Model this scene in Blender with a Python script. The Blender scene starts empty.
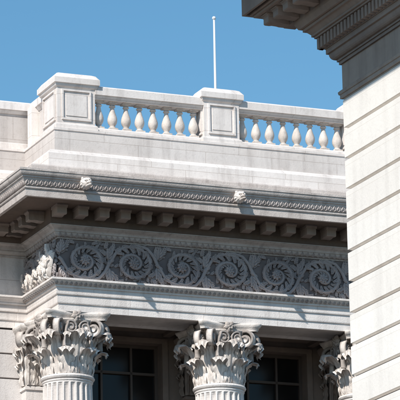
import bpy, bmesh, math, random
from mathutils import Matrix, Vector
random.seed(7)
S=bpy.context.scene; C=S.collection; PI=math.pi
ZC=18.1          # height of the cornice edge of the main building
W=1.75           # set-back of the wall behind the portico
SUN=Vector((1.5,1.15,-1.60)).normalized()

# ------------------------------------------------------------ materials
def stone(name,c1,c2,joint=None,rough=.82,streak=.25,grime_shade=.5,bump=.25,mort=(.5,.45,.42),var=.9,spots=.2,patch=0):
    m=bpy.data.materials.new(name); m.use_nodes=True; nt=m.node_tree; N=nt.nodes; L=nt.links
    b=N['Principled BSDF']; b.inputs['Roughness'].default_value=rough
    b.inputs['Specular IOR Level'].default_value=.2
    g=N.new('ShaderNodeNewGeometry')
    def noise(scale,detail,vec=None,r=.6):
        n=N.new('ShaderNodeTexNoise'); n.inputs['Scale'].default_value=scale; n.inputs['Detail'].default_value=detail
        n.inputs['Roughness'].default_value=r
        L.new(vec if vec else g.outputs['Position'],n.inputs['Vector']); return n
    def ramp(fac,p0,v0,p1,v1):
        r=N.new('ShaderNodeMapRange'); r.inputs['From Min'].default_value=p0; r.inputs['From Max'].default_value=p1
        r.inputs['To Min'].default_value=v0; r.inputs['To Max'].default_value=v1; L.new(fac,r.inputs['Value']); return r.outputs['Result']
    def mix(f,a,bb,mode='MIX'):
        x=N.new('ShaderNodeMix'); x.data_type='RGBA'; x.blend_type=mode
        for sock,v in ((x.inputs['Factor'],f),(x.inputs['A'],a),(x.inputs['B'],bb)):
            if isinstance(v,(int,float)): sock.default_value=v
            elif isinstance(v,tuple): sock.default_value=(*v,1)
            else: L.new(v,sock)
        return x.outputs['Result']
    n1=noise(1.1,4)
    col=mix(ramp(n1.outputs['Fac'],.35,0,.65,1),c1,c2)
    mp=N.new('ShaderNodeMapping'); mp.inputs['Scale'].default_value=(4,4,.35); L.new(g.outputs['Position'],mp.inputs['Vector'])
    n2=noise(1.3,4,mp.outputs['Vector'])
    col=mix(ramp(n2.outputs['Fac'],.5,0,.72,streak),col,(.16,.13,.12))
    n3=noise(16,3)
    col=mix(ramp(n3.outputs['Fac'],.52,0,.75,spots),col,(.24,.20,.18))
    if patch:
        n6=noise(4.5,4); col=mix(ramp(n6.outputs['Fac'],.48,0,.66,patch),col,(.27,.21,.18))
    if joint:
        sx=N.new('ShaderNodeSeparateXYZ'); L.new(g.outputs['Position'],sx.inputs[0])
        ad=N.new('ShaderNodeMath'); ad.operation='ADD'; L.new(sx.outputs['X'],ad.inputs[0]); L.new(sx.outputs['Y'],ad.inputs[1])
        az=N.new('ShaderNodeMath'); az.operation='ADD'; L.new(sx.outputs['Z'],az.inputs[0]); az.inputs[1].default_value=joint[2]
        cb=N.new('ShaderNodeCombineXYZ'); L.new(ad.outputs[0],cb.inputs[0]); L.new(az.outputs[0],cb.inputs[1])
        br=N.new('ShaderNodeTexBrick'); L.new(cb.outputs[0],br.inputs['Vector'])
        br.inputs['Scale'].default_value=1; br.inputs['Brick Width'].default_value=joint[0]; br.inputs['Row Height'].default_value=joint[1]
        br.inputs['Mortar Size'].default_value=joint[3] if len(joint)>3 else .005; br.inputs['Mortar Smooth'].default_value=.3
        br.inputs['Color1'].default_value=(1,1,1,1); br.inputs['Color2'].default_value=(var,var*.985,var*.975,1); br.inputs['Mortar'].default_value=(*mort,1)
        col=mix(.9,col,br.outputs['Color'],'MULTIPLY')
    if grime_shade>0:  # hollows darkened: crevice shade and dirt put into the colour
        col=mix(ramp(g.outputs['Pointiness'],.42,grime_shade,.5,0),col,(.08,.06,.055))
    L.new(col,b.inputs['Base Color'])
    n4=noise(38,3)
    bp=N.new('ShaderNodeBump'); bp.inputs['Strength'].default_value=bump; bp.inputs['Distance'].default_value=.03
    L.new(n4.outputs['Fac'],bp.inputs['Height']); L.new(bp.outputs['Normal'],b.inputs['Normal'])
    return m
def plain(name,c,rough=.5,metal=0,spec=.5):
    m=bpy.data.materials.new(name); m.use_nodes=True; b=m.node_tree.nodes['Principled BSDF']
    N=m.node_tree.nodes; L=m.node_tree.links
    n=N.new('ShaderNodeTexNoise'); n.inputs['Scale'].default_value=6; n.inputs['Detail'].default_value=3
    r=N.new('ShaderNodeMix'); r.data_type='RGBA'; L.new(n.outputs['Fac'],r.inputs['Factor'])
    r.inputs['A'].default_value=(*[x*.8 for x in c],1); r.inputs['B'].default_value=(*[min(1,x*1.2) for x in c],1)
    L.new(r.outputs['Result'],b.inputs['Base Color'])
    b.inputs['Roughness'].default_value=rough; b.inputs['Metallic'].default_value=metal; b.inputs['Specular IOR Level'].default_value=spec
    return m
MB_=stone('pale_marble',(.82,.775,.745),(.73,.685,.66),streak=.24,joint=(1.6,8,0,.004),mort=(.6,.55,.52),var=.96,spots=.14)
MK=stone('capital_marble',(.82,.765,.72),(.69,.63,.585),streak=.2,grime_shade=.55,patch=.36)
MKD=stone('shaded_capital_marble',(.38,.32,.28),(.25,.205,.175),streak=.3,grime_shade=.5,patch=.4)  # dark copy of the capital marble, portico shade put into its colour
MW=stone('white_parapet_stone',(.82,.775,.745),(.74,.695,.665),joint=(1.45,.48,.12,.004),streak=.26,grime_shade=.3,mort=(.55,.50,.47),var=.94,spots=.16,bump=.12,patch=.08)
MT=stone('baluster_stone',(.74,.68,.63),(.62,.56,.51),streak=.3,grime_shade=.5,patch=.3)
MF=stone('shaded_weathered_frieze_ground',(.25,.215,.21),(.175,.15,.148),grime_shade=.3)  # ground behind the scrolls: shade and weathering both put into the darker colour
MR=stone('carved_frieze_stone',(.45,.405,.40),(.33,.295,.295),grime_shade=.75,patch=.25)
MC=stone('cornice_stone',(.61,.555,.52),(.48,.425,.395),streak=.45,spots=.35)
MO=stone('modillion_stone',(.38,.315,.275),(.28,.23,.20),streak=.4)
MOR=stone('ornament_stone',(.50,.45,.43),(.36,.31,.29),streak=.4)
MS=stone('soffit_shade_stone',(.17,.125,.10),(.12,.09,.07),streak=.3)  # shade under the cornice put into a dark brown colour
MP=stone('shaded_portico_stone',(.27,.21,.175),(.18,.145,.12),streak=.4)  # portico wall, ceiling and inner pilasters, with shade put into the colour
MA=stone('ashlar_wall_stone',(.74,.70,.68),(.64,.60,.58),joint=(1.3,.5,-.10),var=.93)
MG=stone('right_wall_stone',(.90,.86,.81),(.84,.80,.755),joint=(2.3,.295,.13,.002),streak=.12,mort=(.8,.76,.72),var=.95,spots=.08,grime_shade=.0,bump=.08)
MJ=plain('dark_joint',(.10,.085,.08),.9,0,.1)
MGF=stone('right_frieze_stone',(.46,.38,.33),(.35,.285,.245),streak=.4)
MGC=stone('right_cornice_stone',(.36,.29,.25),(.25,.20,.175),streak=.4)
GL=plain('window_glass',(.012,.011,.011),.16,0,.3)
BR=plain('bronze_window_frame',(.085,.062,.05),.5)
WP=plain('white_painted_metal',(.75,.76,.78),.4)
AS=plain('asphalt',(.05,.05,.052),.9)
PV=stone('paving',(.09,.085,.08),(.065,.06,.057),joint=(1,1,0))

# ------------------------------------------------------------ helpers
def empty(name,label,cat,loc):
    o=bpy.data.objects.new(name,None); C.objects.link(o); o.location=loc; o['label']=label; o['category']=cat; return o
def mob(name,bm,mat,parent=None,loc=(0,0,0),rot=0,smooth=False,recalc=True):
    if recalc: bmesh.ops.recalc_face_normals(bm,faces=bm.faces[:])
    me=bpy.data.meshes.new(name); bm.to_mesh(me); bm.free()
    for m in (mat if isinstance(mat,(list,tuple)) else [mat]): me.materials.append(m)
    if smooth:
        for p in me.polygons: p.use_smooth=True
    o=bpy.data.objects.new(name,me); C.objects.link(o); put(o,parent,loc,rot); return o
def put(o,parent,loc,rot=0):
    o.location=loc; o.rotation_euler=(0,0,rot); o.parent=parent
    if parent is not None and parent.type=='EMPTY': o.matrix_parent_inverse=Matrix.Translation(-Vector(parent.location))
def dup(o,parent,loc,rot=0):
    c=o.copy(); C.objects.link(c); put(c,parent,loc,rot)
    for ch in list(o.children):
        k=ch.copy(); C.objects.link(k); k.parent=c
    return c
def bx(bm,x0,x1,y0,y1,z0,z1,M=None):
    v=[bm.verts.new((x,y,z)) for x in (x0,x1) for y in (y0,y1) for z in (z0,z1)]
    if M is not None:
        for q in v: q.co=M@q.co
    for f in ((0,1,3,2),(4,6,7,5),(0,4,5,1),(2,3,7,6),(0,2,6,4),(1,5,7,3)): bm.faces.new([v[i] for i in f])
def sweep(bm,path,prof,closed=False,cap=True,z0=0,dark=None):
    n=len(path); P=[Vector(p) for p in path]; rings=[]
    for i in range(n):
        d1=(P[i]-P[i-1]) if (i>0 or closed) else None
        d2=(P[(i+1)%n]-P[i]) if (i<n-1 or closed) else None
        ns=[Vector((d.y,-d.x)).normalized() for d in (d1,d2) if d is not None]
        m=ns[0] if len(ns)==1 else (ns[0]+ns[1])/(1+ns[0].dot(ns[1]))
        rings.append([bm.verts.new((P[i].x+m.x*o,P[i].y+m.y*o,z+z0)) for o,z in prof])
    for i in range(n if closed else n-1):
        a,b=rings[i],rings[(i+1)%n]
        for j in range(len(prof)-1):
            f=bm.faces.new((a[j],b[j],b[j+1],a[j+1]))
            if dark is not None and prof[j][0]<=dark and prof[j+1][0]<=dark: f.material_index=1
    if cap and not closed:
        for r in (rings[0],rings[-1]):
            if len(r)>2:
                try: bm.faces.new(r)
                except Exception: pass
def cyma(o0,z0,o1,z1,n=7,kind='r'):
    out=[]
    for i in range(n+1):
        t=i/n
        if kind=='r': s=t*t*(3-2*t); out.append((o0+(o1-o0)*s,z0+(z1-z0)*t))
        elif kind=='o': out.append((o0+(o1-o0)*math.sin(t*PI/2),z0+(z1-z0)*(1-math.cos(t*PI/2))))
        else: out.append((o0+(o1-o0)*(1-math.cos(t*PI/2)),z0+(z1-z0)*math.sin(t*PI/2)))
    return out
def lathe(bm,prof,n=20,M=Matrix()):
    rings=[[bm.verts.new(M@Vector((r*math.cos(2*PI*k/n),r*math.sin(2*PI*k/n),z))) for k in range(n)] for r,z in prof]
    for a,b in zip(rings,rings[1:]):
        for k in range(n): bm.faces.new((a[k],a[(k+1)%n],b[(k+1)%n],b[k]))
    bm.faces.new(rings[0]); bm.faces.new(rings[-1])
def tube(bm,pts,rad,n=7,M=Matrix()):
    rings=[]
    for i,p in enumerate(pts):
        p=Vector(p); t=(Vector(pts[min(i+1,len(pts)-1)])-Vector(pts[max(i-1,0)])).normalized()
        s=t.cross(Vector((0,1,0))).normalized() if abs(t.y)<.9 else Vector((1,0,0)); u=t.cross(s)
        r=rad[i] if isinstance(rad,list) else rad
        rings.append([bm.verts.new(M@(p+s*r*math.cos(2*PI*k/n)+u*r*math.sin(2*PI*k/n))) for k in range(n)])
    for a,b in zip(rings,rings[1:]):
        for k in range(n): bm.faces.new((a[k],a[(k+1)%n],b[(k+1)%n],b[k]))
    bm.faces.new(rings[0]); bm.faces.new(rings[-1])
def petal(bm,M,L,Wd,Ht,curve=0.0,nt=6,crease=.35):
    g=[]
    for i in range(nt+1):
        t=i/nt; w=Wd*(math.sin(PI*min(1,t**.75*.97+.03))+.06); h=Ht*(.25+.9*math.sin(PI*t*.8+.2))
        row=[]
        for s in (-1,-.55,0,.55,1):
            hh=h*(1-abs(s)**1.6)*(1-crease*(s==0))
            row.append(bm.verts.new(M@Vector((t*L,-hh,s*w+curve*L*t*t))))
        g.append(row)
    for a,b in zip(g,g[1:]):
        for j in range(4): bm.faces.new((a[j],a[j+1],b[j+1],b[j]))
def ry(a): return Matrix.Rotation(-a,4,'Y')   # turns +X towards +Z by a, in the plane of the wall
def T(x,y,z): return Matrix.Translation((x,y,z))
def lobed(bm,M,L,bend=.3,h=.30):
    petal(bm,M,L,L*.15,L*h,curve=bend,nt=7)
    for t,s_ in ((.12,.50),(.34,.52),(.56,.42),(.76,.30)):
        for sd in (-1,1):
            a=math.atan(2*bend*t)+sd*(.85-.25*t)
            petal(bm,M@T(t*L,-.010-.04*L,bend*L*t*t)@ry(a),L*s_*(.9+.2*random.random()),L*.115,L*h*.85,curve=-sd*.35,nt=5)
def leaf(bm,M,H,Wd,cf=1.0):
    ctrl=[(0,0),(.02,.22),(.05,.45),(.10,.68),(.20,.88),(.34,.985),(.46,.95),(.50,.83)]
    nt=24; ss=[-1,-.8,-.6,-.4,-.2,0,.2,.4,.6,.8,1]; g=[]
    for i in range(nt+1):
        t=i/nt; f=t*(len(ctrl)-1); k=min(int(f),len(ctrl)-2); q=f-k
        o=(ctrl[k][0]*(1-q)+ctrl[k+1][0]*q)*H*cf; z=(ctrl[k][1]*(1-q)+ctrl[k+1][1]*q)*H
        sh=.72+.28*math.sin(min(1,t/.55)*PI/2) if t<.55 else 1-.50*((t-.55)/.45)**1.9
        tooth=abs(math.sin(t*PI*4.0+.3)); w=Wd*sh*(.68+.32*tooth)
        row=[]
        for s in ss:
            rid=.08*H*(1-abs(s))**.7+.040*H*math.cos(s*PI*4)*(.5+.5*t)+.07*H*s*s*tooth-.05*H*(1-tooth)*abs(s)
            row.append(bm.verts.new(M@Vector((s*w,-(o+rid),z-.12*H*s*s*t*t))))
        g.append(row)
    for a,b in zip(g,g[1:]):
        for j in range(len(ss)-1): bm.faces.new((a[j],a[j+1],b[j+1],b[j]))
def ribbon(bm,pts,hw,th,M):
    rings=[]
    for i,(o,z) in enumerate(pts):
        a=pts[max(0,i-1)]; b=pts[min(len(pts)-1,i+1)]; d=Vector((b[0]-a[0],b[1]-a[1])).normalized(); nx,nz=-d.y,d.x
        h=hw*(1-.15*i/len(pts))
        rings.append([bm.verts.new(M@Vector((sx*h,-(o+nx*sg*th),z+nz*sg*th))) for sx,sg in ((-1,-1),(-1,1),(-.5,.4),(.5,.4),(1,1),(1,-1))])
    for a,b in zip(rings,rings[1:]):
        for k in range(6): bm.faces.new((a[k],a[(k+1)%6],b[(k+1)%6],b[k]))
    bm.faces.new(rings[0]); bm.faces.new(rings[-1])
def disc(bm,oc,zc,r,hw,M):
    n=16; A_=[bm.verts.new(M@Vector((-hw,-(oc+r*math.cos(2*PI*k/n)),zc+r*math.sin(2*PI*k/n)))) for k in range(n)]
    B_=[bm.verts.new(M@Vector((hw,-(oc+r*math.cos(2*PI*k/n)),zc+r*math.sin(2*PI*k/n)))) for k in range(n)]
    for k in range(n): bm.faces.new((A_[k],A_[(k+1)%n],B_[(k+1)%n],B_[k]))
    bm.faces.new(A_); bm.faces.new(B_)
def volute_pts(o0,z0,oc,zc,R,turns=1.9,n=40):
    a0=math.radians(115); sx,sz=oc+R*math.cos(a0),zc+R*math.sin(a0)
    pts=[]
    for i in range(8):
        t=i/8; cx,cz=o0+.02,sz-.10
        pts.append(((1-t)**2*o0+2*t*(1-t)*cx+t*t*sx,(1-t)**2*z0+2*t*(1-t)*cz+t*t*sz))
    for i in range(n+1):
        t=i/n; a=a0-t*turns*2*PI; r=R*(1-t)**.9+.025
        pts.append((oc+r*math.cos(a),zc+r*math.sin(a)))
    return pts

# ------------------------------------------------------------ main building
A=empty('stone_building','pale stone classical building with balustrade, carved scroll frieze and leafy capitals on fluted columns','building',(2,W,0))
X0,X1=-3.02,7.36
ring=[(-14,25),(-14,W),(X0,W),(X0,0),(X1,0),(X1,W),(18,W),(18,25)]
AB=-2.48
bm=bmesh.new()
sweep(bm,ring,[(-1.0,-2.2),(-1.0,AB),(-.96,AB),(-.90,AB+.04),(-.1,AB+.04),(-.06,AB),(.02,AB),(.02,-2.34),(.045,-2.33),(.05,-2.31),(.05,-2.17),(.075,-2.16),(.08,-2.14),(.08,-2.03),(.11,-2.02),(.115,-2.0),(.11,-1.98)]+cyma(.12,-1.98,.2,-1.90,6)+[(.22,-1.90),(.22,-1.86),(0,-1.845),(-.2,-1.845)],closed=True,z0=ZC)
mob('architrave',bm,MB_,A)
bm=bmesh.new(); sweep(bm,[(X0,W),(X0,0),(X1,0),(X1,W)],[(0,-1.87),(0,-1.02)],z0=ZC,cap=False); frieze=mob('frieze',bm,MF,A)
bm=bmesh.new(); sweep(bm,[(X1,W),(18,W),(18,25),(-14,25),(-14,W),(X0,W)],[(0,-1.87),(0,-1.02)],z0=ZC,cap=False); mob('plain_frieze',bm,MA,A)
bm=bmesh.new()
prof=[(-.1,-1.035),(.03,-1.035),(.03,-1.0)]+cyma(.035,-1.0,.11,-.92,6,'o')+[(.13,-.92),(.13,-.89)]+cyma(.135,-.885,.23,-.82,6,'r')+[(.25,-.82),(.25,-.48),(.98,-.48),(.98,-.51),(1.05,-.51),(1.05,-.375),(1.07,-.37),(1.08,-.35),(1.07,-.335),(1.055,-.33),(1.055,-.30)]+cyma(1.06,-.30,1.12,-.17,6,'r')+[(1.125,-.165),(1.145,-.16),(1.145,-.13)]+cyma(1.15,-.13,1.2,-.045,5,'o')+[(1.215,-.04),(1.215,0.0),(.9,.03),(.86,.03),(.86,.17),(.84,.2),(.3,.23)]
sweep(bm,ring,prof,closed=True,z0=ZC); cornice=mob('cornice',bm,MC,A)
bm=bmesh.new(); sweep(bm,ring,[(.254,-.80),(.254,-.484),(.975,-.484)],closed=True,z0=ZC); mob('soffit_shade_sheet',bm,MS,cornice)  # added dark sheet that paints the shade under the cornice
PB=1.205
bm=bmesh.new()
sweep(bm,ring,[(.3,.2),(.3,.62),(.28,.64),(.26,.68),(.24,.70),(.12,.72),(.10,.72),(.10,PB-.06),(.12,PB-.05),(.12,PB-.005),(.10,PB),(-.5,PB),(-.5,.5)],closed=True,z0=ZC)
mob('parapet_base',bm,MW,A)
def ex(bm,pr,w):
    vs=[[bm.verts.new((sx*w/2,-o,z)) for o,z in pr] for sx in (-1,1)]
    bm.faces.new(vs[0]); bm.faces.new(vs[1])
    for i in range(len(pr)): j=(i+1)%len(pr); bm.faces.new((vs[0][i],vs[0][j],vs[1][j],vs[1][i]))
def modill(L=.34,w=.20,h=.195):
    bm=bmesh.new()
    ex(bm,[(0,-h),(L*.30,-h),(L*.42,-h*.95),(L*.60,-h*.93),(L*.72,-h*.98),(L*.90,-h*.98),(L*.95,-h*.9),(L*.95,-h*.33),(0,-h*.33)],w)
    ex(bm,[(0,-h*.325),(L*.95,-h*.325),(L*.98,-h*.22),(L*1.02,-h*.14),(L*1.04,-h*.14),(L*1.04,0),(0,0)],w*1.15)
    return bm
m0=None
def place_mod(x,y,rot):
    global m0
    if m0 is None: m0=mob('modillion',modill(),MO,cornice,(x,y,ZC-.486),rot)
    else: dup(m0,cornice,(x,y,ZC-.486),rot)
nm=25
for k in range(nm): place_mod(-3.15+k*(10.64/(nm-1)),-.25,0)
for k in range(4): place_mod(X0-.25,.20+k*.43,-PI/2)
for k in range(12): place_mod(-3.74-k*.43,W-.25,0)
def egg_row(bm,p,q,pitch,rot,z,L,wd,ht,tilt):
    p,q=Vector(p),Vector(q); n=int((q-p).length/pitch)
    for k in range(n):
        c=p+(q-p)*((k+.5)/n)
        M=T(c.x,c.y,z)@Matrix.Rotation(rot,4,'Z')@Matrix.Rotation(tilt,4,'X')@ry(PI/2)
        petal(bm,M,L,wd,ht,0,5,.7)
def wave_row(bm,p,q,pitch,rot,z,tilt):
    p,q=Vector(p),Vector(q); n=int((q-p).length/pitch)
    for k in range(n):
        c=p+(q-p)*((k+.5)/n)
        M=T(c.x,c.y,z)@Matrix.Rotation(rot,4,'Z')@Matrix.Rotation(tilt,4,'X')
        petal(bm,M@T(-.05,0,.0)@ry(1.0),.125,.028,.024,.25,5,.3); petal(bm,M@T(.03,0,.005)@ry(2.0),.085,.024,.022,-.3,4,.3)
        petal(bm,M@T(-.02,-.004,.0)@ry(.3),.075,.018,.02,.3,4,.3)
bm=bmesh.new()
for (p,q,rot) in (((X0-1.065,-1.065),(X1+1.065,-1.065),0),((X0-1.065,W-1.065),(X0-1.065,-1.065),-PI/2),((-9,W-1.065),(X0-1.065,W-1.065),0)):
    wave_row(bm,p,q,.095,rot,ZC-.30,.35)
for (p,q,rot) in (((X0-.07,-.06),(X1+.07,-.06),0),((X0-.06,W),(X0-.06,-.07),-PI/2)):
    egg_row(bm,p,q,.12,rot,ZC-1.01,.10,.045,.05,.5)
for (p,q,rot) in (((X0-.15,-.13),(X1+.15,-.13),0),((X0-.13,W),(X0-.13,-.13),-PI/2)):
    egg_row(bm,p,q,.1,rot,ZC-1.98,.08,.038,.035,.6)
mob('leaf_moulding',bm,MOR,cornice,smooth=True)['kind']='stuff'
def lion():
    bm=bmesh.new()
    def ball(c,s):
        r=bmesh.ops.create_uvsphere(bm,u_segments=14,v_segments=10,radius=1)
        for v in r['verts']: v.co=Vector((v.co.x*s[0]+c[0],v.co.y*s[1]+c[1],v.co.z*s[2]+c[2]))
    ball((0,-.05,0),(.125,.11,.135)); ball((0,-.15,-.03),(.06,.09,.05)); ball((0,-.225,-.012),(.032,.022,.02))
    ball((0,-.16,-.10),(.06,.10,.035)); ball((0,-.13,.055),(.035,.05,.055))
    for s in (-1,1): ball((s*.055,-.14,.04),(.04,.03,.02)); ball((s*.055,-.15,.012),(.016,.014,.012)); ball((s*.095,-.05,.115),(.03,.025,.035)); ball((s*.038,-.19,-.035),(.034,.038,.03))
    for k in range(13): petal(bm,ry(2*PI*k/13)@T(.085,-.02,0),.065,.045,.08,curve=.25)
    for k in range(10): petal(bm,ry(2*PI*k/10+.2)@T(.07,-.07,0),.055,.038,.06,curve=-.2)
    for v in bm.verts: v.co.x*=.78; v.co.z*=.80; v.co.y*=1.35
    return bm
l0=mob('lion_head',lion(),MK,cornice,(-2.90,-1.17,ZC-.225),smooth=True)
for x in (.33,3.57,6.81): dup(l0,cornice,(x,-1.17,ZC-.225))

# frieze scrolls
def scroll(sg,seed):
    random.seed(seed)
    bm=bmesh.new(); F=Matrix.Scale(sg,4,(0,0,1)); pts=[];rad=[]
    n=90
    for i in range(n+1):
        t=i/n; a=PI+t*1.95*2*PI; r=.345*(1-t)**.9+.04
        pts.append((r*math.cos(a)*1.16,-.045-.03*t,r*math.sin(a))); rad.append(.035*(1-.3*t))
    tube(bm,[(-.54,-.04,.04),(-.48,-.04,-.01)]+pts[3:],[.037,.038]+rad[3:],9,F)
    tube(bm,[(-.05,-.04,-.37),(.12,-.04,-.385),(.30,-.04,-.335),(.43,-.04,-.20),(.50,-.04,-.06),(.54,-.04,.04)],[.030,.034,.037,.038,.038,.037],9,F)
    for k in range(52):
        a=random.uniform(0,2*PI); x=random.uniform(-.52,.52); z=random.uniform(-.37,.37)
        lobed(bm,F@T(x,-.002,z)@ry(a),random.uniform(.09,.14),bend=random.choice((-.4,.4)),h=.24)
    for i in range(4,n-14,3):
        p=pts[i]; q=pts[i+1]; a=math.atan2(q[2]-p[2],q[0]-p[0]); s=1-.6*i/n
        lobed(bm,F@T(p[0],-.040,p[2])@ry(a-.50),.15*s,bend=.60,h=.30)
        lobed(bm,F@T(p[0],-.040,p[2])@ry(a+.45),.165*s,bend=.60,h=.30)
        if i%2==0: lobed(bm,F@T(p[0],-.065,p[2])@ry(a+.05),.12*s,bend=.25,h=.22)
    for k in range(8): petal(bm,F@ry(2*PI*k/8)@T(.012,-.07,0),.095,.036,.08,curve=.2)
    for k in range(5): petal(bm,F@ry(2*PI*k/5+.3)@T(.0,-.11,0),.05,.025,.05)
    for (x,z,a,L,b) in ((-.50,.10,2.1,.22,-.6),(-.49,.14,1.2,.24,.35),(-.44,.22,.7,.19,.4),(.50,.03,1.3,.24,.3),(.47,.12,2.2,.18,.4),(.42,.27,.9,.16,.4),(.44,-.22,-.8,.17,-.5),(-.47,-.12,-1.7,.22,.4),(-.45,-.22,-1.0,.17,-.4),(.18,-.38,-.2,.13,-.5),(.47,-.02,.2,.16,.4),(-.36,.36,.2,.15,-.4),(.30,.37,3.0,.14,.4)):
        lobed(bm,F@T(x,-.025,z)@ry(a),L,bend=b,h=.26)
    for v in bm.verts: v.co.z=max(-.405,min(.405,v.co.z))
    return bm
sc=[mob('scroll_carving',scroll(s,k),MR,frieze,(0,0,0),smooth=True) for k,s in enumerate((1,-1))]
zs=ZC-1.448; first=[True,True]
for k in range(10):
    x=-2.50+k*1.024; i=k%2
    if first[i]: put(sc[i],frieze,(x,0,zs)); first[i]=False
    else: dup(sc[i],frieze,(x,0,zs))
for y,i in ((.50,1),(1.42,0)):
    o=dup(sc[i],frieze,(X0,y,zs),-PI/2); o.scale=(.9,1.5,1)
bm=bmesh.new(); random.seed(3)
for (x,z,a,L) in ((.70,-.40,1.9,.62),(.62,-.38,1.35,.55),(.35,-.40,1.75,.50),(.15,-.38,1.2,.42),(-.15,-.40,1.8,.40),(.5,-.05,1.0,.32),(.72,.0,2.2,.34),(-.45,-.4,1.5,.4),(-.7,-.36,1.9,.36),(.30,-.02,2.0,.26)):
    lobed(bm,T(x,-.10,z)@ry(a),L,bend=random.choice((.35,-.3)),h=.24)
    for j in range(3): lobed(bm,T(x+random.uniform(-.08,.08),-.15-.03*j,z+random.uniform(0,.22))@ry(a+random.uniform(-.9,.9)),L*.42,bend=random.choice((-.5,.5)),h=.30)
for v in bm.verts: v.co.z=max(-.40,v.co.z)
mob('leaf_carving',bm,MK,frieze,(X0,.85,zs),-PI/2,smooth=True)

# pedestals and balustrade
BY=.22
def sqpath(cx,cy,hx,hy): return [(cx-hx,cy+hy),(cx-hx,cy-hy),(cx+hx,cy-hy),(cx+hx,cy+hy)]
def pedestal(hx,hy):
    bm=bmesh.new(); pth=sqpath(0,0,hx,hy)
    sweep(bm,pth,[(.045,-.01),(.045,.085)]+cyma(.04,.085,0,.13,4,'c')+[(0,.13),(0,.90)]+[(-.2,.90)],closed=True)
    def frame(x0,x1,z0,z1,w,M):
        for (a,b,c,d) in ((x0,x1,z0,z0+w),(x0,x1,z1-w,z1),(x0,x0+w,z0+w,z1-w),(x1-w,x1,z0+w,z1-w)): bx(bm,a,b,-.032,.01,c,d,M)
        bx(bm,x0+.09,x1-.09,-.016,.01,z0+.09,z1-.09,M)
    frame(-hx+.09,hx-.09,.20,.83,.035,T(0,-hy,0))
    frame(-hy+.09,hy-.09,.20,.83,.035,T(-hx,0,0)@Matrix.Rotation(-PI/2,4,'Z'))
    b=mob('pedestal',bm,MW,A)
    bm=bmesh.new()
    sweep(bm,pth,[(0,.86)]+cyma(.01,.875,.05,.94,5,'o')+[(.08,.95),(.08,1.06),(.065,1.075),(.055,1.09),(.01,1.15),(-.05,1.18)],closed=True)
    bmesh.ops.holes_fill(bm,edges=[e for e in bm.edges if e.is_boundary])
    mob('pedestal_cap',bm,MW,b)
    return b
p1=pedestal(.40,.44); put(p1,A,(-2.61,.47,ZC+PB+.01))
p2=pedestal(.385,.22); put(p2,A,(.51,BY,ZC+PB))
dup(p2,A,(3.71,BY,ZC+PB)); p4=dup(p1,A,(6.93,.47,ZC+PB+.01))
def baluster():
    bm=bmesh.new(); bx(bm,-.09,.09,-.09,.09,0,.05)
    lathe(bm,[(.075,.049),(.08,.06),(.075,.072),(.056,.082),(.052,.10),(.066,.125),(.084,.155),(.096,.19),(.100,.225),(.096,.265),(.084,.31),(.068,.355),(.054,.40),(.045,.445),(.041,.48),(.043,.492),(.062,.498),(.066,.508),(.060,.518),(.046,.523),(.048,.538),(.064,.553),(.075,.566)],28)
    bx(bm,-.088,.088,-.088,.088,.565,.61)
    return bm
RAIL=[(.145,.725),(.155,.74),(.18,.775),(.185,.79),(.21,.79),(.21,.94),(.19,.96),(.17,.97),(.06,1.01),(-.06,1.01),(-.17,.97),(-.21,.94),(-.21,.79),(-.14,.72)]
bal0=None
for (xa,xb) in ((-2.21,.12),(.90,3.32),(4.10,6.53)):
    bm=bmesh.new(); line=[(xa,BY),(xb,BY)]
    sweep(bm,line,[(-.17,0),(.17,0),(.17,.09),(.14,.12),(-.14,.12),(-.17,.09)],z0=ZC+PB-.001)
    sweep(bm,line,[(-.14,.715),(.14,.715)]+RAIL,z0=ZC+PB-.001)
    bb=mob('balustrade',bm,MW,A)
    n=8
    for k in range(n):
        x=xa+(xb-xa)*(k+.5)/n
        if bal0 is None: bal0=mob('baluster',baluster(),MT,bb,(x,BY,ZC+PB+.118))
        else: dup(bal0,bb,(x,BY,ZC+PB+.118))
for p in bal0.data.polygons: p.use_smooth = len(p.vertices)==4 and p.area<.004
for pth in ([(-9,W+.22),(X0+.04+.22,W+.22),(X0+.26,.90)],[(X1-.26,.90),(X1-.26,W+.22),(17.5,W+.22)]):
    bm=bmesh.new()
    sweep(bm,pth,[(-.17,-.08),(.17,-.08),(.17,.09),(.12,.12),(.12,.715)]+RAIL[:-1]+[(-.17,.72)],z0=ZC+PB+.065)
    mob('parapet_wall',bm,MW,A)
bm=bmesh.new(); bx(bm,X0-.02,X0+.3,1.45,1.70,ZC+PB+.005,ZC+PB+.88); mob('parapet_strip',bm,MW,A)

bm=bmesh.new(); bx(bm,-13.6,17.6,W+.4,24.6,ZC+.5,ZC+.6); mob('roof',bm,MC,A)
bm=bmesh.new(); bx(bm,X0+.9,X1-.9,.9,W+.3,ZC-2.38,ZC-2.28)
for x in (-1.08,2.13,5.34):
    for dx in (-1.0,1.0): bx(bm,x+dx-.08,x+dx+.08,1.003,W-.02,ZC-2.45,ZC-2.381)
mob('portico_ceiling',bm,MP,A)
grv=[]
z=5.6
while z<ZC-2.55:
    t=min(z+.5,ZC-2.47); grv+=[(0,z+.018),(0,t-.018),(-.04,t-.008),(-.04,t+.008)]; z+=.5
bm=bmesh.new(); sweep(bm,[(X1,W),(18,W),(18,25),(-14,25),(-14,W),(X0,W)],grv,cap=False,dark=-.03); mob('wall',bm,[MA,MJ],A)
bm=bmesh.new(); WT=ZC-2.60; WB=7.0
xs=[X0,-1.98,-.18,1.23,3.03,4.44,6.24,X1]
for i in range(0,8,2): bx(bm,xs[i],xs[i+1],W,W+.5,5.6,ZC-2.3)
for i in (1,3,5):
    bx(bm,xs[i],xs[i+1],W,W+.5,WT,ZC-2.3); bx(bm,xs[i],xs[i+1],W,W+.5,5.6,WB)
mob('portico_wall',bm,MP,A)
w0=None
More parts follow.
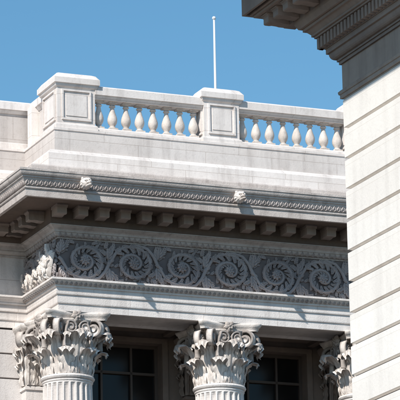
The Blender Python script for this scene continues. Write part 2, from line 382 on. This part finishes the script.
for cx in (-1.08,2.13,5.34):
    if w0 is None:
        bm=bmesh.new()
        for (a,b,c,d) in ((-1.02,-.90,WB,WT),(.90,1.02,WB,WT),(-1.02,1.02,WT,WT+.10)): bx(bm,a,b,-.05,.0,c,d)
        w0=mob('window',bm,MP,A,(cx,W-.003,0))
        bm=bmesh.new(); bx(bm,-.90,.90,.28,.30,WB,WT); mob('pane',bm,GL,w0)
        bm=bmesh.new()
        for (a,b,c,d) in ((-.90,-.83,WB,WT),(.83,.90,WB,WT),(-.83,.83,WT-.07,WT),(-.83,.83,WT-.62,WT-.57),(-.83,.83,WT-1.40,WT-1.32),(.30,.345,WB,WT-.07),(-.345,-.30,WB,WT-.07)): bx(bm,a,b,.21,.277,c,d)
        mob('window_frame',bm,BR,w0)
    else: dup(w0,A,(cx,W-.003,0))
bm=bmesh.new(); sweep(bm,ring,[(.35,0),(.35,.8),(.25,.9),(.15,.95),(.15,5.1),(.22,5.2),(.3,5.25),(.3,5.5),(.1,5.6),(-2.2,5.6)],closed=True); mob('podium',bm,MA,A)

# columns
CT=ZC+AB-.002; CH=1.2
def shaft():
    bm=bmesh.new(); zb=6.1; zt=CT-CH; rings=[]
    def ringpts(r,dep,z):
        v=[]
        for k in range(24):
            for q in (0,.1,.22,.38,.5,.62,.78,.9):
                a=2*PI*(k+q)/24; dd=0
                if .1<=q<=.9: u=(q-.5)/.4; dd=dep*math.sqrt(max(0,1-u*u))
                v.append(bm.verts.new((math.cos(a)*(r-dd),math.sin(a)*(r-dd),z)))
        return v
    H=zt-zb
    for (t,dep) in ((0,0),(.01,0),(.02,.035),(.3,.04),(.6,.045),(.85,.05),(.965,.05),(.972,.042),(.977,.02),(.979,0),(.982,0)):
        r=.59-(.59-.48)*t**1.6; rings.append(ringpts(r,dep,zb+H*t))
    for a,b in zip(rings,rings[1:]):
        for k in range(len(a)): bm.faces.new((a[k],a[(k+1)%len(a)],b[(k+1)%len(a)],b[k]))
    lathe(bm,[(.485,zt-.15),(.50,zt-.13),(.50,zt-.11),(.485,zt-.10),(.52,zt-.08),(.535,zt-.05),(.52,zt-.015),(.47,zt)],48)
    return bm
def abacus(bm,h,z0):
    def outline(s,dz):
        v=[]
        for k in range(4):
            Rm=Matrix.Rotation(k*PI/2,3,'Z')
            for i in range(11):
                t=-1+2*i/10; x=t*h*.90; y=-(h-.15*(1-t*t)*h/.66)
                p=Rm@Vector((x*s,y*s,0)); v.append(bm.verts.new((p.x,p.y,z0+dz)))
        return v
    R_=[outline(s,d) for s,d in ((.90,0),(.93,.03),(.94,.06),(.955,.068),(.97,.075),(1.0,.12),(1.0,.15))]
    for a,b in zip(R_,R_[1:]):
        for k in range(len(a)): bm.faces.new((a[k],a[(k+1)%len(a)],b[(k+1)%len(a)],b[k]))
    bm.faces.new(R_[0]); bm.faces.new(R_[-1])
def out(phi,r): return Matrix.Rotation(phi+PI/2,4,'Z')@T(0,-r,0)
def helix(): return [(-o+.30,z) for o,z in volute_pts(.02,.5,.16,.88,.10,1.6,30)]
def capital():
    bm=bmesh.new()
    lathe(bm,[(.44,0),(.42,.35),(.42,.6),(.45,.8),(.51,.95),(.60,1.03),(.62,1.05)],40)
    abacus(bm,.68,1.05)
    for k in range(8):
        leaf(bm,out(PI/8+k*PI/4,.455),.50,.180,1.2)
        leaf(bm,out(k*PI/4,.43),.84,.172,1.05)
    for k in range(4):
        a=PI/4+k*PI/2
        for s in (-1,1):
            Mv=out(a,.0)@Matrix.Rotation(s*.10,4,'Z')@T(s*.055,0,0)
            ribbon(bm,volute_pts(.40,.42,.66,.86,.165,1.5,40),.065,.026,Mv); disc(bm,.66,.86,.11,.038,Mv); disc(bm,.66,.86,.05,.066,Mv)
        leaf(bm,out(a,.46)@T(0,0,.31),.46,.14,.85)
        b=k*PI/2
        for s in (-1,1):
            Mv=out(b,.58)@Matrix.Rotation(s*PI/2,4,'Z')
            ribbon(bm,helix(),.05,.02,Mv); disc(bm,-.16+.30,.88,.06,.03,Mv)
            leaf(bm,out(b+s*.36,.47)@T(0,0,.32),.48,.11,.9)
        M=out(b,.57)@T(0,0,1.10)
        for j in range(6): petal(bm,M@ry(2*PI*j/6),.135,.065,.11,.1)
        for j in range(5): petal(bm,M@T(0,-.05,0)@ry(2*PI*j/5+.3),.07,.034,.07)
    return bm
def base():
    bm=bmesh.new(); bx(bm,-.82,.82,-.82,.82,5.6,5.78)
    lathe(bm,[(.80,5.78),(.82,5.83),(.80,5.88),(.70,5.90),(.66,5.94),(.70,5.98),(.72,6.02),(.70,6.06),(.60,6.1)],40); return bm
col=mob('column',shaft(),MB_,A,(-2.66,.53,0))
mob('capital',capital(),MK,col,(0,0,CT-CH),smooth=True,recalc=False); mob('column_base',base(),MB_,col)
for x in (.56,3.75,6.95): dup(col,A,(x,.53,0))
def pilcap():
    bm=bmesh.new(); h=.5; d=.30
    pth=[(-h,d),(-h,0),(h,0),(h,d)]
    sweep(bm,pth,[(-.02,0),(-.02,.5),(0,.8),(.06,.98),(.10,1.05)],cap=False)
    sweep(bm,pth,[(-.3,1.05),(.12,1.05),(.14,1.10),(.16,1.12),(.18,1.17),(.18,1.2),(-.3,1.2)],cap=False)
    for x in (-.34,0,.34): leaf(bm,T(x,0,0),.48,.16,.9)
    for x in (-.47,-.17,.17,.47): leaf(bm,T(x,.01,0),.80,.14,.7)
    for s,a in ((-1,-PI/2),(1,PI/2)):
        Mx=T(s*h,.15,0)@Matrix.Rotation(a,4,'Z'); leaf(bm,Mx,.48,.13,.5); leaf(bm,Mx@T(0,.01,0),.78,.14,.35)
        Mv=T(s*(h-.3),.30,0)@Matrix.Rotation(s*PI/4,4,'Z')
        ribbon(bm,volute_pts(.40,.45,.60,.87,.15,1.5),.08,.02,Mv); disc(bm,.60,.87,.10,.05,Mv)
    for s in (-1,1): ribbon(bm,helix(),.04,.014,T(0,-.06,0)@Matrix.Rotation(s*PI/2,4,'Z'))
    for j in range(6): petal(bm,T(0,-.14,1.1)@ry(2*PI*j/6),.12,.055,.10,.1)
    return bm
def pilaster(mat,matc,x,w):
    bm=bmesh.new(); pth=[(-w,.3),(-w,0),(w,0),(w,.3)]
    sweep(bm,pth,[(.12,5.6),(.12,5.8),(.08,5.9),(.0,6.0),(0,CT-CH-.10),(.03,CT-CH-.09),(.03,CT-CH-.03),(-.02,CT-CH)],cap=False)
    pl=mob('pilaster',bm,mat,A,(x,W-.302,0)); bm=pilcap()
    for v in bm.verts: v.co.x*=w/.5
    mob('pilaster_capital',bm,matc,pl,(0,0,CT-CH),smooth=True,recalc=False); return pl
pilaster(MB_,MK,-2.69,.5)
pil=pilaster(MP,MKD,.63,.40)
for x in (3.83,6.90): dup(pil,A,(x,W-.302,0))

# ------------------------------------------------------------ flagpole on the roof
FX=1.67
fp=empty('flagpole','thin white flagpole with a small ball top rising behind the balustrade','flagpole',(FX,3.0,ZC+.6))
bm=bmesh.new(); lathe(bm,[(.10,0),(.10,.06),(.045,.07),(.034,.5),(.03,2.5),(.02,4.30)],14); mob('pole',bm,WP,fp,(FX,3.0,ZC+.6),smooth=True)
bm=bmesh.new(); bmesh.ops.create_uvsphere(bm,u_segments=16,v_segments=10,radius=.042); mob('finial_ball',bm,WP,fp,(FX,3.0,ZC+4.93),smooth=True)

# ------------------------------------------------------------ nearer building on the right
B=empty('corner_building','nearer stone building at the right edge with grooved ashlar wall and deep bracketed cornice','building',(-3,-40,0))
GX,GY=-11.57,-31.03; ZB=10.60; PT=.295
rg=[(GX,GY),(GX,-50),(6,-50),(6,GY)]
pr=[(.12,0),(.12,.9)]
rows=[]; k=0
while 10.26-PT*(k+1)>.9:
    t=10.26-PT*k; b=t-PT; rows.append([(-.035,b-.008),(-.035,b+.008),(0,b+.020),(0,t-.014),(-.035,t-.009)]); k+=1
for r_ in reversed(rows): pr+=r_
pr+=[(0,10.262)]
bm=bmesh.new(); sweep(bm,rg,pr,closed=True,dark=-.02); mob('wall',bm,[MG,MJ],B)
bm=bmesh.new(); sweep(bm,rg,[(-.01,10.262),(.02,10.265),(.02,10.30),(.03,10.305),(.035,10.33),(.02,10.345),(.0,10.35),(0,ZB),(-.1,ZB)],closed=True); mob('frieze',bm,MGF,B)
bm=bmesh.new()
sweep(bm,rg,[(-.1,0),(.02,0),(.02,.03),(.035,.03),(.035,.05)]+cyma(.04,.05,.09,.12,5,'o')+[(.11,.12),(.11,.17),(.12,.17),(.12,.29),(.19,.29),(.19,.31),(.21,.31),(.21,.33),(.25,.37),(.27,.37),(.27,.40),(.30,.40),(.33,.45),(.33,.585),(.62,.585),(.62,.61),(.65,.61),(.65,.64),(.68,.64),(.68,.62),(.705,.62),(.705,1.20),(1.5,1.22),(1.5,1.26),(1.53,1.40),(1.6,1.55),(1.6,1.60),(.3,1.75),(-.5,1.75)],closed=True,z0=ZB)  # topmost overhang lies out of view, added to throw shade on the frieze
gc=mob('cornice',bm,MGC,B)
bm=bmesh.new()
def dent(p,q,rot,pitch,w,d,z0,z1):
    p,q=Vector(p),Vector(q); n=int((q-p).length/pitch)
    for k in range(n):
        c=p+(q-p)*((k+.5)/n); bx(bm,-w/2,w/2,-d,0,z0,z1,T(c.x,c.y,ZB)@Matrix.Rotation(rot,4,'Z'))
dent((GX-.12,GY+.18),(GX-.12,-44),-PI/2,.075,.042,.055,.18,.287)
dent((0,GY+.12),(GX-.17,GY+.12),PI,.075,.042,.055,.18,.287)
mob('dentil_row',bm,MGC,gc)['kind']='stuff'
g0=mob('modillion',modill(.24,.115,.095),MGC,gc,(GX-.33,GY+.47,ZB+.582),-PI/2)
for k in range(1,40): dup(g0,gc,(GX-.33,GY+.47-k*.225,ZB+.582),-PI/2)
for k in range(12): dup(g0,gc,(GX-.28+k*.225,GY+.33,ZB+.582),PI)
bm=bmesh.new(); bx(bm,GX-.1,6.1,-50.1,GY+.1,ZB+1.72,ZB+1.80); mob('roof',bm,MGC,B)

# ------------------------------------------------------------ ground
def structure(o): o['kind']='structure'; o['label']=o.name; return o
bm=bmesh.new(); bx(bm,-1500,1500,-1500,1500,-.5,0); structure(mob('ground',bm,PV))
bm=bmesh.new(); bx(bm,-1500,1500,-28,-14,-.1,.004); structure(mob('road',bm,AS))

# ------------------------------------------------------------ light, sky, camera
w=bpy.data.worlds.new('World'); S.world=w; w.use_nodes=True; nt=w.node_tree
bg=nt.nodes['Background']; sk=nt.nodes.new('ShaderNodeTexSky'); sk.sky_type='NISHITA'; sk.sun_disc=False
sp=-SUN; sk.sun_elevation=math.asin(sp.z); sk.sun_rotation=math.atan2(sp.x,sp.y)
sk.air_density=1.0; sk.dust_density=.2; sk.ozone_density=2.0
hs=nt.nodes.new('ShaderNodeHueSaturation'); hs.inputs['Saturation'].default_value=1.22; hs.inputs['Hue'].default_value=.487
nt.links.new(sk.outputs[0],hs.inputs['Color']); nt.links.new(hs.outputs[0],bg.inputs[0]); bg.inputs[1].default_value=.132
ld=bpy.data.lights.new('sun','SUN'); ld.energy=5; ld.angle=math.radians(.5); ld.color=(1,.945,.87)
lo=bpy.data.objects.new('sun',ld); C.objects.link(lo); lo.rotation_euler=SUN.to_track_quat('-Z','Y').to_euler()
th=math.radians(22.8); p=math.atan(850/3200)
d=Vector((math.sin(th)*math.cos(p),math.cos(th)*math.cos(p),math.sin(p)))
r=Vector((math.cos(th),-math.sin(th),0)); u=r.cross(d)
ro=.02; r2=r*math.cos(ro)-u*math.sin(ro); u2=u*math.cos(ro)+r*math.sin(ro)
cd=bpy.data.cameras.new('camera'); co=bpy.data.objects.new('camera',cd); C.objects.link(co)
loc=Vector((0,0,ZC))-64*d
co.matrix_world=Matrix(((r2.x,u2.x,-d.x,loc.x),(r2.y,u2.y,-d.y,loc.y),(r2.z,u2.z,-d.z,loc.z),(0,0,0,1)))
cd.sensor_width=36; cd.lens=288; cd.clip_start=.5; cd.clip_end=5000
S.camera=co
S.view_settings.view_transform='Standard'; S.view_settings.look='None'; S.view_settings.exposure=0
